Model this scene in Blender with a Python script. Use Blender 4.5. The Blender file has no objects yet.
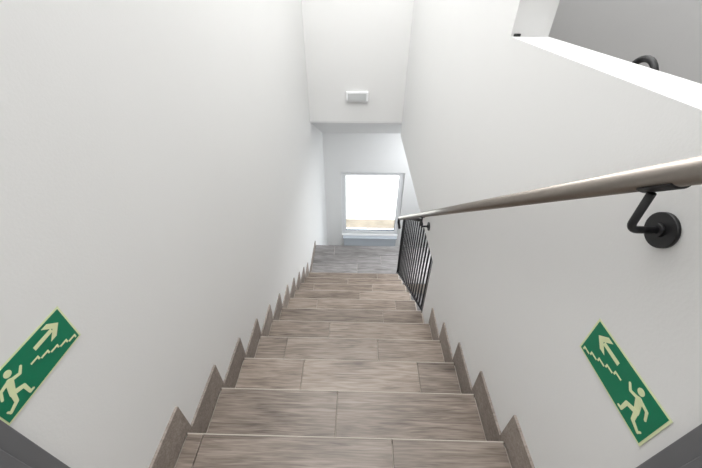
import bpy, bmesh, math, random
from mathutils import Vector, Matrix
random.seed(4)
sc=bpy.context.scene
sc.view_settings.view_transform='Standard'
# ---------------------------------------------------------------- helpers
def obj(name,bm,mats,parent=None,smooth=False,bevel=0,recalc=True):
    me=bpy.data.meshes.new(name)
    if recalc: bmesh.ops.recalc_face_normals(bm,faces=bm.faces)
    bm.to_mesh(me);bm.free()
    for m in (mats if isinstance(mats,(list,tuple)) else [mats]): me.materials.append(m)
    if smooth:
        for p in me.polygons:p.use_smooth=True
    o=bpy.data.objects.new(name,me);sc.collection.objects.link(o)
    if parent:o.parent=parent
    if bevel:
        b=o.modifiers.new('bevel','BEVEL');b.width=bevel;b.segments=2;b.limit_method='ANGLE'
    return o
def box(bm,a,b,mi=0):
    x0,y0,z0=a;x1,y1,z1=b
    v=[bm.verts.new(c) for c in [(x0,y0,z0),(x1,y0,z0),(x1,y1,z0),(x0,y1,z0),(x0,y0,z1),(x1,y0,z1),(x1,y1,z1),(x0,y1,z1)]]
    for f in [(0,3,2,1),(4,5,6,7),(0,1,5,4),(1,2,6,5),(2,3,7,6),(3,0,4,7)]:
        bm.faces.new([v[i] for i in f]).material_index=mi
def prism_x(bm,pts,x0,x1,mi=0):
    a=[bm.verts.new((x0,y,z)) for y,z in pts];b=[bm.verts.new((x1,y,z)) for y,z in pts]
    bm.faces.new(a).material_index=mi;bm.faces.new(b[::-1]).material_index=mi
    n=len(pts)
    for i in range(n): bm.faces.new((a[i],a[(i+1)%n],b[(i+1)%n],b[i])).material_index=mi
def tube(bm,path,r,seg=20,mi=0,cap=True):
    path=[Vector(p) for p in path];rings=[];ref=Vector((0.31,0.2,0.93))
    for i,p in enumerate(path):
        if i==0:t=path[1]-p
        elif i==len(path)-1:t=p-path[i-1]
        else:t=(path[i+1]-p).normalized()+(p-path[i-1]).normalized()
        t.normalize()
        if i==0:
            n=t.cross(ref).normalized()
        else:
            n=(n-t*n.dot(t)).normalized()
        b=t.cross(n)
        rr=r
        rings.append([bm.verts.new(p+(n*math.cos(2*math.pi*k/seg)+b*math.sin(2*math.pi*k/seg))*rr) for k in range(seg)])
    for i in range(len(rings)-1):
        for k in range(seg):
            f=bm.faces.new((rings[i][k],rings[i][(k+1)%seg],rings[i+1][(k+1)%seg],rings[i+1][k]));f.material_index=mi;f.smooth=True
    if cap:
        bm.faces.new(rings[0][::-1]).material_index=mi;bm.faces.new(rings[-1]).material_index=mi
def empty(name,loc=(0,0,0)):
    e=bpy.data.objects.new(name,None);sc.collection.objects.link(e);e.location=loc;e.empty_display_size=.1;return e
def s2l(c):
    return tuple(((x/255)/12.92 if x/255<=.04045 else ((x/255+.055)/1.055)**2.4) for x in c)+(1,)
def mat(name,rgb,rough=.6,metal=0,noise=0,nscale=8,bump=0,bscale=200,spec=.5):
    m=bpy.data.materials.new(name);m.use_nodes=True;nt=m.node_tree;b=nt.nodes['Principled BSDF']
    b.inputs['Roughness'].default_value=rough;b.inputs['Metallic'].default_value=metal
    b.inputs['Specular IOR Level'].default_value=spec
    tc=nt.nodes.new('ShaderNodeTexCoord')
    n=nt.nodes.new('ShaderNodeTexNoise');n.inputs['Scale'].default_value=nscale;n.inputs['Detail'].default_value=4
    nt.links.new(tc.outputs['Object'],n.inputs['Vector'])
    r=nt.nodes.new('ShaderNodeValToRGB');c=s2l(rgb)
    r.color_ramp.elements[0].color=tuple(x*(1-noise) for x in c[:3])+(1,)
    r.color_ramp.elements[1].color=tuple(min(1,x*(1+noise)) for x in c[:3])+(1,)
    nt.links.new(n.outputs['Fac'],r.inputs['Fac']);nt.links.new(r.outputs['Color'],b.inputs['Base Color'])
    if bump:
        n2=nt.nodes.new('ShaderNodeTexNoise');n2.inputs['Scale'].default_value=bscale
        nt.links.new(tc.outputs['Object'],n2.inputs['Vector'])
        bp=nt.nodes.new('ShaderNodeBump');bp.inputs['Strength'].default_value=bump;bp.inputs['Distance'].default_value=.002
        nt.links.new(n2.outputs['Fac'],bp.inputs['Height']);nt.links.new(bp.outputs['Normal'],b.inputs['Normal'])
    return m
def woodtile(name,dark,mid,light,rough=.42):
    m=bpy.data.materials.new(name);m.use_nodes=True;nt=m.node_tree;b=nt.nodes['Principled BSDF'];L=nt.links.new
    tc=nt.nodes.new('ShaderNodeTexCoord');g=nt.nodes.new('ShaderNodeNewGeometry')
    mul=nt.nodes.new('ShaderNodeMath');mul.operation='MULTIPLY';mul.inputs[1].default_value=57
    L(g.outputs['Random Per Island'],mul.inputs[0])
    cmb=nt.nodes.new('ShaderNodeCombineXYZ');L(mul.outputs[0],cmb.inputs['X']);L(mul.outputs[0],cmb.inputs['Y'])
    add=nt.nodes.new('ShaderNodeVectorMath');add.operation='ADD';L(tc.outputs['Object'],add.inputs[0]);L(cmb.outputs[0],add.inputs[1])
    def noise(sx,sy,det,dist):
        mp=nt.nodes.new('ShaderNodeMapping');mp.inputs['Scale'].default_value=(sx,sy,sy);L(add.outputs[0],mp.inputs['Vector'])
        n=nt.nodes.new('ShaderNodeTexNoise');n.inputs['Scale'].default_value=1;n.inputs['Detail'].default_value=det;n.inputs['Distortion'].default_value=dist
        L(mp.outputs[0],n.inputs['Vector']);return n
    a=noise(3.2,42,7,1.6);c=noise(9,190,4,.4);d=noise(1.6,7,3,.8)
    mx=nt.nodes.new('ShaderNodeMix');mx.inputs['Factor'].default_value=.42;L(a.outputs['Fac'],mx.inputs['A']);L(c.outputs['Fac'],mx.inputs['B'])
    mx2=nt.nodes.new('ShaderNodeMix');mx2.inputs['Factor'].default_value=.28;L(mx.outputs['Result'],mx2.inputs['A']);L(d.outputs['Fac'],mx2.inputs['B'])
    r=nt.nodes.new('ShaderNodeValToRGB');e=r.color_ramp.elements
    e[0].position=.37;e[0].color=s2l(dark);e[1].position=.61;e[1].color=s2l(light)
    k=e.new(.49);k.color=s2l(mid);L(mx2.outputs['Result'],r.inputs['Fac'])
    hsv=nt.nodes.new('ShaderNodeHueSaturation');L(r.outputs['Color'],hsv.inputs['Color'])
    mr=nt.nodes.new('ShaderNodeMapRange');mr.inputs['To Min'].default_value=.80;mr.inputs['To Max'].default_value=1.14
    L(g.outputs['Random Per Island'],mr.inputs['Value']);L(mr.outputs['Result'],hsv.inputs['Value'])
    L(hsv.outputs['Color'],b.inputs['Base Color']);b.inputs['Roughness'].default_value=rough
    bp=nt.nodes.new('ShaderNodeBump');bp.inputs['Strength'].default_value=.2;bp.inputs['Distance'].default_value=.002
    L(mx.outputs['Result'],bp.inputs['Height']);L(bp.outputs['Normal'],b.inputs['Normal'])
    return m
M_wall=mat('white_plaster',(234,234,233),.85,noise=.012,nscale=2,bump=.12,bscale=140,spec=.2)
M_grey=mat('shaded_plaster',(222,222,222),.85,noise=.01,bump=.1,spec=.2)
M_ceil=mat('ceiling_paint',(225,225,223),.9,noise=.01,spec=.2)
M_tile=woodtile('wood_look_tile',(92,80,72),(134,121,110),(164,151,140),.4)
M_tile_daylit=woodtile('wood_tile_daylight_tint',(100,97,96),(130,127,126),(158,155,154),.3)  # same tile as the treads, window daylight tint put into its colour
M_grout=mat('grout',(190,182,172),.9,noise=.05,nscale=60)
M_skirt=woodtile('skirting_tile',(122,112,105),(144,134,126),(164,154,146),.5)
M_black=mat('black_powdercoat',(26,26,28),.45,noise=.05,nscale=40)
M_steel=mat('brushed_steel',(150,143,136),.36,metal=1,noise=.08,nscale=60)
M_frame=mat('grey_door_frame',(108,109,112),.5,noise=.02)
M_pvc=mat('white_pvc',(242,243,244),.35,noise=.01)
M_gasket=mat('window_gasket',(90,94,98),.6)
M_green=mat('sign_green',(0,124,88),.4,noise=.02)
M_lumi=mat('photoluminescent_print',(228,236,190),.45,noise=.01)
M_ledge=mat('ledge_paint',(192,199,206),.5,noise=.02)
M_ground=mat('pale_concrete',(235,228,215),.9,noise=.1,nscale=2)
M_gravel=mat('tan_gravel',(118,106,90),.95,noise=.5,nscale=3)
# ---------------------------------------------------------------- geometry constants (metres)
f=329.4;TH=.6594;PS=.0209;RO=.0043
r=.28;H=1.4483;D=.5384;h=.1843;W1=.678;W2=.609
YU=4.608;ZU=-1.587;YO=1.945;ZO=-1.772;YF=6.077;ZB=-2.30
YP=1.554;ZP=-.182;ZT=-H+h;ZLAND=-H-11*h;YL0=D+10*r;YL1=4.17;ZLOW=-5.06;XA=2.1;TOP=2.2;YB=-1.6
T=.15
# ---------------------------------------------------------------- shell
bm=bmesh.new();box(bm,(-W1-T,YB,ZLOW-.2),(-W1,YF,TOP));obj('wall_left',bm,M_wall)
bm=bmesh.new();prism_x(bm,[(YB,ZLOW),(YO,ZLOW),(YO,ZO),(YU,ZO),(YU,TOP),(YP,TOP),(YP,ZP),(YB,ZP)],W2,W2+T);obj('wall_right',bm,M_wall)
bm=bmesh.new();prism_x(bm,[(YU,ZU),(YF,ZB),(YF,ZB+.3),(YF,TOP),(YU,TOP)],-W1,XA);obj('wall_upper',bm,M_wall)
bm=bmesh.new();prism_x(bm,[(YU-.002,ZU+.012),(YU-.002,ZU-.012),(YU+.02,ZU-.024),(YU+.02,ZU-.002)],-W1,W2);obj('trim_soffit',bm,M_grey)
wx0,wx1,wz0,wz1=-.34,.97,-4.74,-3.12
bm=bmesh.new();Y0,Y1=YF,YF+.28
box(bm,(-W1-T,Y0,ZLOW-.2),(wx0,Y1,TOP));box(bm,(wx1,Y0,ZLOW-.2),(XA,Y1,TOP));box(bm,(wx0,Y0,ZLOW-.2),(wx1,Y1,wz0));box(bm,(wx0,Y0,wz1),(wx1,Y1,TOP))
obj('wall_far',bm,M_wall)
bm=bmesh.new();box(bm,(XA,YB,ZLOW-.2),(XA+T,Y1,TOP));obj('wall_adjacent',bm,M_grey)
bm=bmesh.new();box(bm,(-W1-T,YB-T,ZLOW-.2),(XA+T,YB,TOP));obj('wall_back',bm,M_wall)
bm=bmesh.new();box(bm,(-W1-T,YB-T,TOP),(XA+T,Y1,TOP+.15));obj('ceiling',bm,M_ceil)
bm=bmesh.new();box(bm,(-W1-T,YB,ZLOW-.2),(XA,YF,ZLOW));obj('floor_lower',bm,M_tile_daylit)
bm=bmesh.new();box(bm,(W2+T,YB,ZO),(XA,YU,ZO+.2));obj('floor_adjacent',bm,M_tile)
# ---------------------------------------------------------------- stairs
st=empty('staircase')
bm=bmesh.new();pts=[(YB,ZT-.01)]
pts+=[(D-r-.012,ZT-.01)]
for n in range(0,11):
    z=-H-n*h-.01;pts+=[(D+(n-1)*r-.012,z),(D+n*r-.012,z)]
pts+=[(YL0-.012,ZLAND-.01),(YL1-.005,ZLAND-.01),(YL1-.005,ZLAND-.2),(YL0-.1,ZLAND-.2),(YB,ZT-.5)]
prism_x(bm,pts,-W1+.001,W2-.001);obj('stair_body',bm,M_grout,st)
joints={0:[-.60,.155],1:[-.08],2:[-.30,.375],3:[-.47,.16],4:[-.20],5:[.25],6:[-.38,.4],7:[0.05],8:[-.5,.2],9:[-.1],10:[.3]}
bm=bmesh.new();g=.0018
for n in range(-1,11):
    z=-H-n*h
    y0=D+(n-1)*r if n>=0 else YB;y1=D+n*r
    xs=[-W1+.012]+(joints.get(n,[-.3,.3]))+[W2-.012]
    for i in range(len(xs)-1):
        box(bm,(xs[i]+g,y0+.002,z-.011),(xs[i+1]-g,y1,z))        # tread tile
        box(bm,(xs[i]+g,y1-.012,z-h+.001),(xs[i+1]-g,y1-.003,z-.0135)) # riser tile
o=obj('treads',bm,M_tile,st,bevel=.0012)
bm=bmesh.new()   # pale nosing profile
for n in range(-1,11):
    z=-H-n*h;y1=D+n*r
    box(bm,(-W1+.012,y1,z-.011),(W2-.012,y1+.004,z+.0008))
obj('nosing_profiles',bm,M_grout,st)
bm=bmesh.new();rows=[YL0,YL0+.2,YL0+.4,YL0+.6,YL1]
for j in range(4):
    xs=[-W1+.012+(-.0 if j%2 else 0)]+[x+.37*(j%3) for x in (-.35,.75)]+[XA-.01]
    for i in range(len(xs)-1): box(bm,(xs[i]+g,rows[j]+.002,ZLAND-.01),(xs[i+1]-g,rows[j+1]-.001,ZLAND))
obj('landing_tiles',bm,M_tile_daylit,st,bevel=.001)
bm=bmesh.new();box(bm,(W2-.0,YL0,ZLAND-.2),(XA,YL1-.005,ZLAND-.01));obj('landing_slab',bm,M_grout,st)
# sawtooth skirting: one continuous profile per side, each tooth just past the nosing
bh=.16;ov=.035
def skirt(name,x0,x1,nend):
    bm=bmesh.new()
    for n in range(-1,nend+1):
        z=-H-n*h;y0=(D+(n-1)*r) if n>=0 else .27
        yn=D+n*r
        y1=yn+ov
        low=[(y0+.0005,z+.0005),(yn+.0045,z+.0005),(yn+.0045,z-h+bh+.001),(y1,z-h+bh+.001),(y1,z+bh)]
        if n<0: pp=low+[(y0+.0005,z+bh)]
        else: pp=[(y0+.0050,z+.0005)]+low[1:]+[(y0+ov+.0005,z+bh),(y0+ov+.0005,z+bh-.0005),(y0+.0050,z+bh-.0005)]
        prism_x(bm,pp,x0,x1)
    return obj(name,bm,M_skirt)
skirt('baseboard_left',-W1,-W1+.010,10)
skirt('baseboard_right',W2-.010,W2,4)
bm=bmesh.new();box(bm,(-W1,YL0+ov+.001,ZLAND+.0005),(-W1+.011,YL1,ZLAND+.09));obj('baseboard_landing',bm,M_skirt)
# ---------------------------------------------------------------- door frame around the doorway the viewer stands in
bm=bmesh.new()
for s,x in((1,-W1),(-1,W2)):
    a,b=sorted((x,x+s*.012));box(bm,(a,.06,ZT),(b,.262,.9))
    a,b=sorted((x,x+s*.022));box(bm,(a,.06,ZT),(b,.225,.9))
box(bm,(-W1,.06,.9),(W2,.262,1.0))
obj('door_frame',bm,M_frame,bevel=.002)
# ---------------------------------------------------------------- handrail
hr=empty('handrail')
X=.539;P1=Vector((X,3.36,-2.345))
def rz(y): return -.235-(y-.482)*(2.345-.235)/(3.36-.482)
P0=Vector((X,.12,rz(.12)))
bm=bmesh.new();tube(bm,[P0,P1],.0225,32);obj('rail',bm,M_steel,hr)
bm=bmesh.new()
bend=[P1+Vector((0,.0,0))]
for k in range(7):
    a=k/6*math.pi/2
    bend.append(P1+Vector((0,.04+.05*math.sin(a)*.9,-.03-.09*(1-math.cos(a)))))
bend+= [P1+Vector((0.02,.09,-.22))]
tube(bm,bend,.016,16);obj('end_return',bm,M_black,hr)
def bracket(i,y):
    z=rz(y);zd=z-.118
    bm=bmesh.new()
    tube(bm,[(W2-.0005,y,zd),(W2-.009,y,zd)],.036,40)
    tube(bm,[(W2-.009,y,zd),(W2-.017,y,zd)],.014,24)
    path=[(W2-.01,y,zd)]
    for k in range(7):
        a=k/6*math.pi/2;path.append((X+.018-.018*math.sin(a),y,zd+.018*(1-math.cos(a))))
    path.append((X,y,z-.034))
    tube(bm,path,.0075,16)
    d=Vector((0,1,-.733)).normalized()
    c=Vector((X,y,z));nn=Vector((0,.733,1)).normalized()
    # curved saddle plate under the rail
    vs=[]
    for t in (-.034,.034):
        for rad in (.0227,.0265):
            vs.append([bm.verts.new(c+d*t+(Vector((1,0,0))*math.sin(a)-nn*math.cos(a))*rad) for a in [(-.75+1.5*k/8) for k in range(9)]])
    for k in range(8):
        for A,B in((0,1),(3,2),(2,0),(1,3)): bm.faces.new((vs[A][k],vs[A][k+1],vs[B][k+1],vs[B][k]))
    for k in(0,8): bm.faces.new((vs[0][k],vs[1][k],vs[3][k],vs[2][k]))
    obj('bracket_%d'%i,bm,M_black,hr)
bracket(1,.535);bracket(2,2.24)
# ---------------------------------------------------------------- stair railing in the opening
rg=empty('stair_railing');XR=W2+.022
def rb(y): return -H-(y-D)/r*h-.03
bm=bmesh.new()
y=YO+.03;ye=3.57
def topz(y): return min(ZO,rb(y)+1.0)
tube(bm,[(XR,YO+.02,rb(YO+.02)),(XR,ye,rb(ye))],.013,12)
yt=YO+(rb(YO)+1.0-ZO)/(h/r)
tube(bm,[(XR,yt,ZO),(XR,ye,topz(ye))],.018,12)
n=0
while y<ye-.03:
    tube(bm,[(XR,y,rb(y)),(XR,y,topz(y))],.0085,10);y+=.10
for yy in(YO+.02,ye):
    box(bm,(XR-.018,yy-.018,rb(yy)-.10),(XR+.018,yy+.018,topz(yy)))
obj('balusters',bm,M_black,rg)
# ---------------------------------------------------------------- window
wn=empty('window_1')
bm=bmesh.new();ya,yb=YF+.06,YF+.13
def ring(bm,x0,x1,z0,z1,w,ya,yb,mi=0):
    box(bm,(x0,ya,z0),(x0+w,yb,z1),mi);box(bm,(x1-w,ya,z0),(x1,yb,z1),mi);box(bm,(x0+w,ya,z0),(x1-w,yb,z0+w),mi);box(bm,(x0+w,ya,z1-w),(x1-w,yb,z1),mi)
ring(bm,wx0,wx1,wz0,wz1,.055,ya,yb);obj('outer_frame',bm,M_pvc,wn,bevel=.004)
bm=bmesh.new();ring(bm,wx0+.05,wx1-.05,wz0+.05,wz1-.05,.045,ya-.015,yb-.02);obj('sash',bm,M_pvc,wn,bevel=.004)
bm=bmesh.new();ring(bm,wx0+.093,wx1-.093,wz0+.093,wz1-.093,.008,ya+.0,yb-.03);obj('gasket',bm,M_gasket,wn)
mg=bpy.data.materials.new('window_glass');mg.use_nodes=True;nt=mg.node_tree;nt.nodes.clear()
o_=nt.nodes.new('ShaderNodeOutputMaterial');tr=nt.nodes.new('ShaderNodeBsdfTransparent');gl=nt.nodes.new('ShaderNodeBsdfGlossy');gl.inputs['Roughness'].default_value=.02
fr=nt.nodes.new('ShaderNodeFresnel');ms=nt.nodes.new('ShaderNodeMixShader')
nt.links.new(fr.outputs[0],ms.inputs[0]);nt.links.new(tr.outputs[0],ms.inputs[1]);nt.links.new(gl.outputs[0],ms.inputs[2]);nt.links.new(ms.outputs[0],o_.inputs[0])
bm=bmesh.new();box(bm,(wx0+.09,ya+.02,wz0+.09),(wx1-.09,ya+.026,wz1-.09));obj('glass',bm,mg,wn)
bm=bmesh.new();box(bm,(wx0+.03,YF-.10,wz0-.05),(wx1-.03,YF+.06,wz0-.015));box(bm,(wx0+.05,YF-.08,ZLOW+.06),(wx1-.05,YF,wz0-.05));obj('window_sill',bm,M_ledge,bevel=.006)
# ---------------------------------------------------------------- emergency light
bm=bmesh.new();box(bm,(-.17,YU-.045,-1.305),(.125,YU,-1.175));
e=empty('emergency_light');obj('housing',bm,M_pvc,e,bevel=.012)
bm=bmesh.new();box(bm,(-.145,YU-.052,-1.285),(.10,YU-.044,-1.195));obj('diffuser',bm,mat('frosted_diffuser',(205,208,208),.3),e,bevel=.003)
# ---------------------------------------------------------------- exit signs
def sign(name,side,x,yn,yf,z0,z1):
    e=empty(name);W=yf-yn;Hh=z1-z0;s=1 if side=='L' else -1   # outward normal +s in X
    def poly(bm,pts,off):
        vs=[bm.verts.new((x+s*off,yn+u*W,z0+v*Hh)) for u,v in pts]
        ws=[bm.verts.new((x+s*(off-.0006),yn+u*W,z0+v*Hh)) for u,v in pts]
        bm.faces.new(vs);bm.faces.new(ws[::-1])
        for i in range(len(pts)):
            j=(i+1)%len(pts);bm.faces.new((vs[i],vs[j],ws[j],ws[i]))
    bm=bmesh.new();poly(bm,[(0,0),(1,0),(1,1),(0,1)],.002);obj('plate',bm,M_lumi,e)
    bm=bmesh.new();poly(bm,[(.022,.04),(.978,.04),(.978,.96),(.022,.96)],.0026);obj('field',bm,M_green,e)
    bm=bmesh.new();A=2.0
    def limb(a,b,w0,w1=None):
        w1=w1 or w0;ax,ay=a[0]*A,a[1];bx,by=b[0]*A,b[1]
        dx,dy=bx-ax,by-ay;l=math.hypot(dx,dy);nx,ny=-dy/l,dx/l;pts=[]
        for k in range(7):
            t=math.pi/2+math.pi*k/6;pts.append((ax+(nx*math.cos(t-math.pi/2)+(-dx/l)*math.sin(t-math.pi/2))*w0,ay+(ny*math.cos(t-math.pi/2)-dy/l*math.sin(t-math.pi/2))*w0))
        for k in range(7):
            t=math.pi*k/6;pts.append((bx+(-nx*math.cos(t)+(dx/l)*math.sin(t))*w1,by+(-ny*math.cos(t)+dy/l*math.sin(t))*w1))
        return [(p[0]/A,p[1]) for p in pts]
    k=[.0030]
    def add(p):
        k[0]+=.00005;poly(bm,p,k[0])
    cx,cy=.285,.80
    add([((cx*A+.075*math.cos(t*math.pi/8))/A,cy+.075*math.sin(t*math.pi/8)) for t in range(16)])
    add(limb((.25,.64),(.20,.42),.075,.06))      # torso
    add(limb((.255,.66),(.35,.60),.035,.03));add(limb((.35,.60),(.395,.70),.03,.025))   # front arm
    add(limb((.24,.67),(.15,.64),.035,.03));add(limb((.15,.64),(.115,.50),.03,.025))    # back arm
    add(limb((.205,.42),(.30,.34),.05,.042));add(limb((.30,.34),(.30,.13),.04,.032));add(limb((.30,.13),(.335,.12),.028,.022))
    add(limb((.20,.42),(.175,.24),.05,.04));add(limb((.175,.24),(.085,.17),.038,.03));add(limb((.085,.17),(.07,.23),.026,.02))
    # arrow pointing the way down
    add([(.57,.765),(.80,.765),(.80,.675),(.57,.675)]);add([(.725,.91),(.80,.91),(.895,.72),(.80,.53),(.725,.53),(.815,.72)])
    # stepped descending stair line
    u,v=.46,.56
    for i in range(5):
        add([(u,v),(u+.094,v),(u+.094,v-.088),(u+.074,v-.088),(u+.074,v-.036),(u,v-.036)])
        u+=.0985;v-=.095
    obj('pictogram',bm,M_lumi,e)
sign('exit_sign','L',-W1,.264,.475,-.697,-.590)
sign('exit_sign.001','R',W2,.290,.532,-.782,-.664)
# ---------------------------------------------------------------- adjacent flight handrail beyond the parapet
ar=empty('upper_handrail')
bm=bmesh.new()
cx,cy,cz=W2+T+.05,1.05,-.230
path=[(cx,cy+.055*math.cos(t),cz+.055*math.sin(t)) for t in [math.pi*k/14 for k in range(15)]]
tube(bm,[(cx,cy+.055,cz-.6)]+path+[(cx,cy-.055,cz-.6)],.009,16)
obj('looped_end',bm,M_black,ar)
bm=bmesh.new();tube(bm,[(W2+.01,YP-.004,ZP+.005),(W2+.035,YP-.004,ZP+.005)],.005,12);obj('dark_stub',bm,M_black,ar)  # short dark rod at the corner of the opening
# ---------------------------------------------------------------- outside
bm=bmesh.new();box(bm,(-25,YF+1.4,ZLOW-.4),(25,60,ZLOW-.2));obj('ground_paving',bm,M_ground)
bm=bmesh.new();box(bm,(-25,YF+.28,ZLOW-.4),(25,YF+1.4,ZLOW-.22));obj('ground_gravel',bm,M_gravel)
# ---------------------------------------------------------------- lights
w=bpy.data.worlds.new('World');sc.world=w;w.use_nodes=True;bg=w.node_tree.nodes['Background']
bg.inputs['Color'].default_value=(.76,.88,1,1);bg.inputs['Strength'].default_value=5.5
s=bpy.data.lights.new('sun','SUN');s.energy=6;s.angle=.02;so=bpy.data.objects.new('sun',s);sc.collection.objects.link(so)
so.rotation_euler=Vector((-.75,-.05,-.8)).to_track_quat('-Z','Y').to_euler()
def area(name,loc,sx,sy,e,tgt,col=(1,1,1)):
    l=bpy.data.lights.new(name,'AREA');l.shape='RECTANGLE';l.size=sx;l.size_y=sy;l.energy=e;l.color=col
    o=bpy.data.objects.new(name,l);sc.collection.objects.link(o);o.location=loc
    o.rotation_euler=(Vector(tgt)-Vector(loc)).to_track_quat('-Z','Y').to_euler()
area('fill_light',(-.03,2.3,TOP-.03),1.1,3.8,94,(-.03,2.3,-5))  # added fill over the stairs, not a known fixture
area('fill_light.001',(0.0,-.7,TOP-.03),1.0,1.2,13,(0,-.7,-5))  # added fill behind the camera, out of view
area('fill_light.002',(1.75,2.9,TOP-.03),.5,2.4,38,(1.75,2.9,-5))  # unseen fill added to brighten the adjacent space
area('fill_light.003',(1.45,3.2,ZO-.02),.9,2.0,48,(1.45,3.2,-5),(.94,.97,1))  # unseen fill added below the adjacent slab
area('fill_light.004',(1.6,5.3,-2.05),.6,.9,28,(1.2,5.3,-5),(.92,.96,1))  # unseen fill added under the soffit to lift the far end
# ---------------------------------------------------------------- camera
F=Vector((-math.sin(PS)*math.cos(TH),math.cos(PS)*math.cos(TH),-math.sin(TH)))
R=Vector((math.cos(PS),math.sin(PS),0));U=R.cross(F)
R2=R*math.cos(RO)+U*math.sin(RO);U2=U*math.cos(RO)-R*math.sin(RO)
m=Matrix((R2,U2,-F)).transposed().to_4x4()
cd=bpy.data.cameras.new('camera');cd.sensor_width=36;cd.lens=f*36/702;cd.clip_start=.02
co=bpy.data.objects.new('camera',cd);sc.collection.objects.link(co);co.matrix_world=m;sc.camera=co
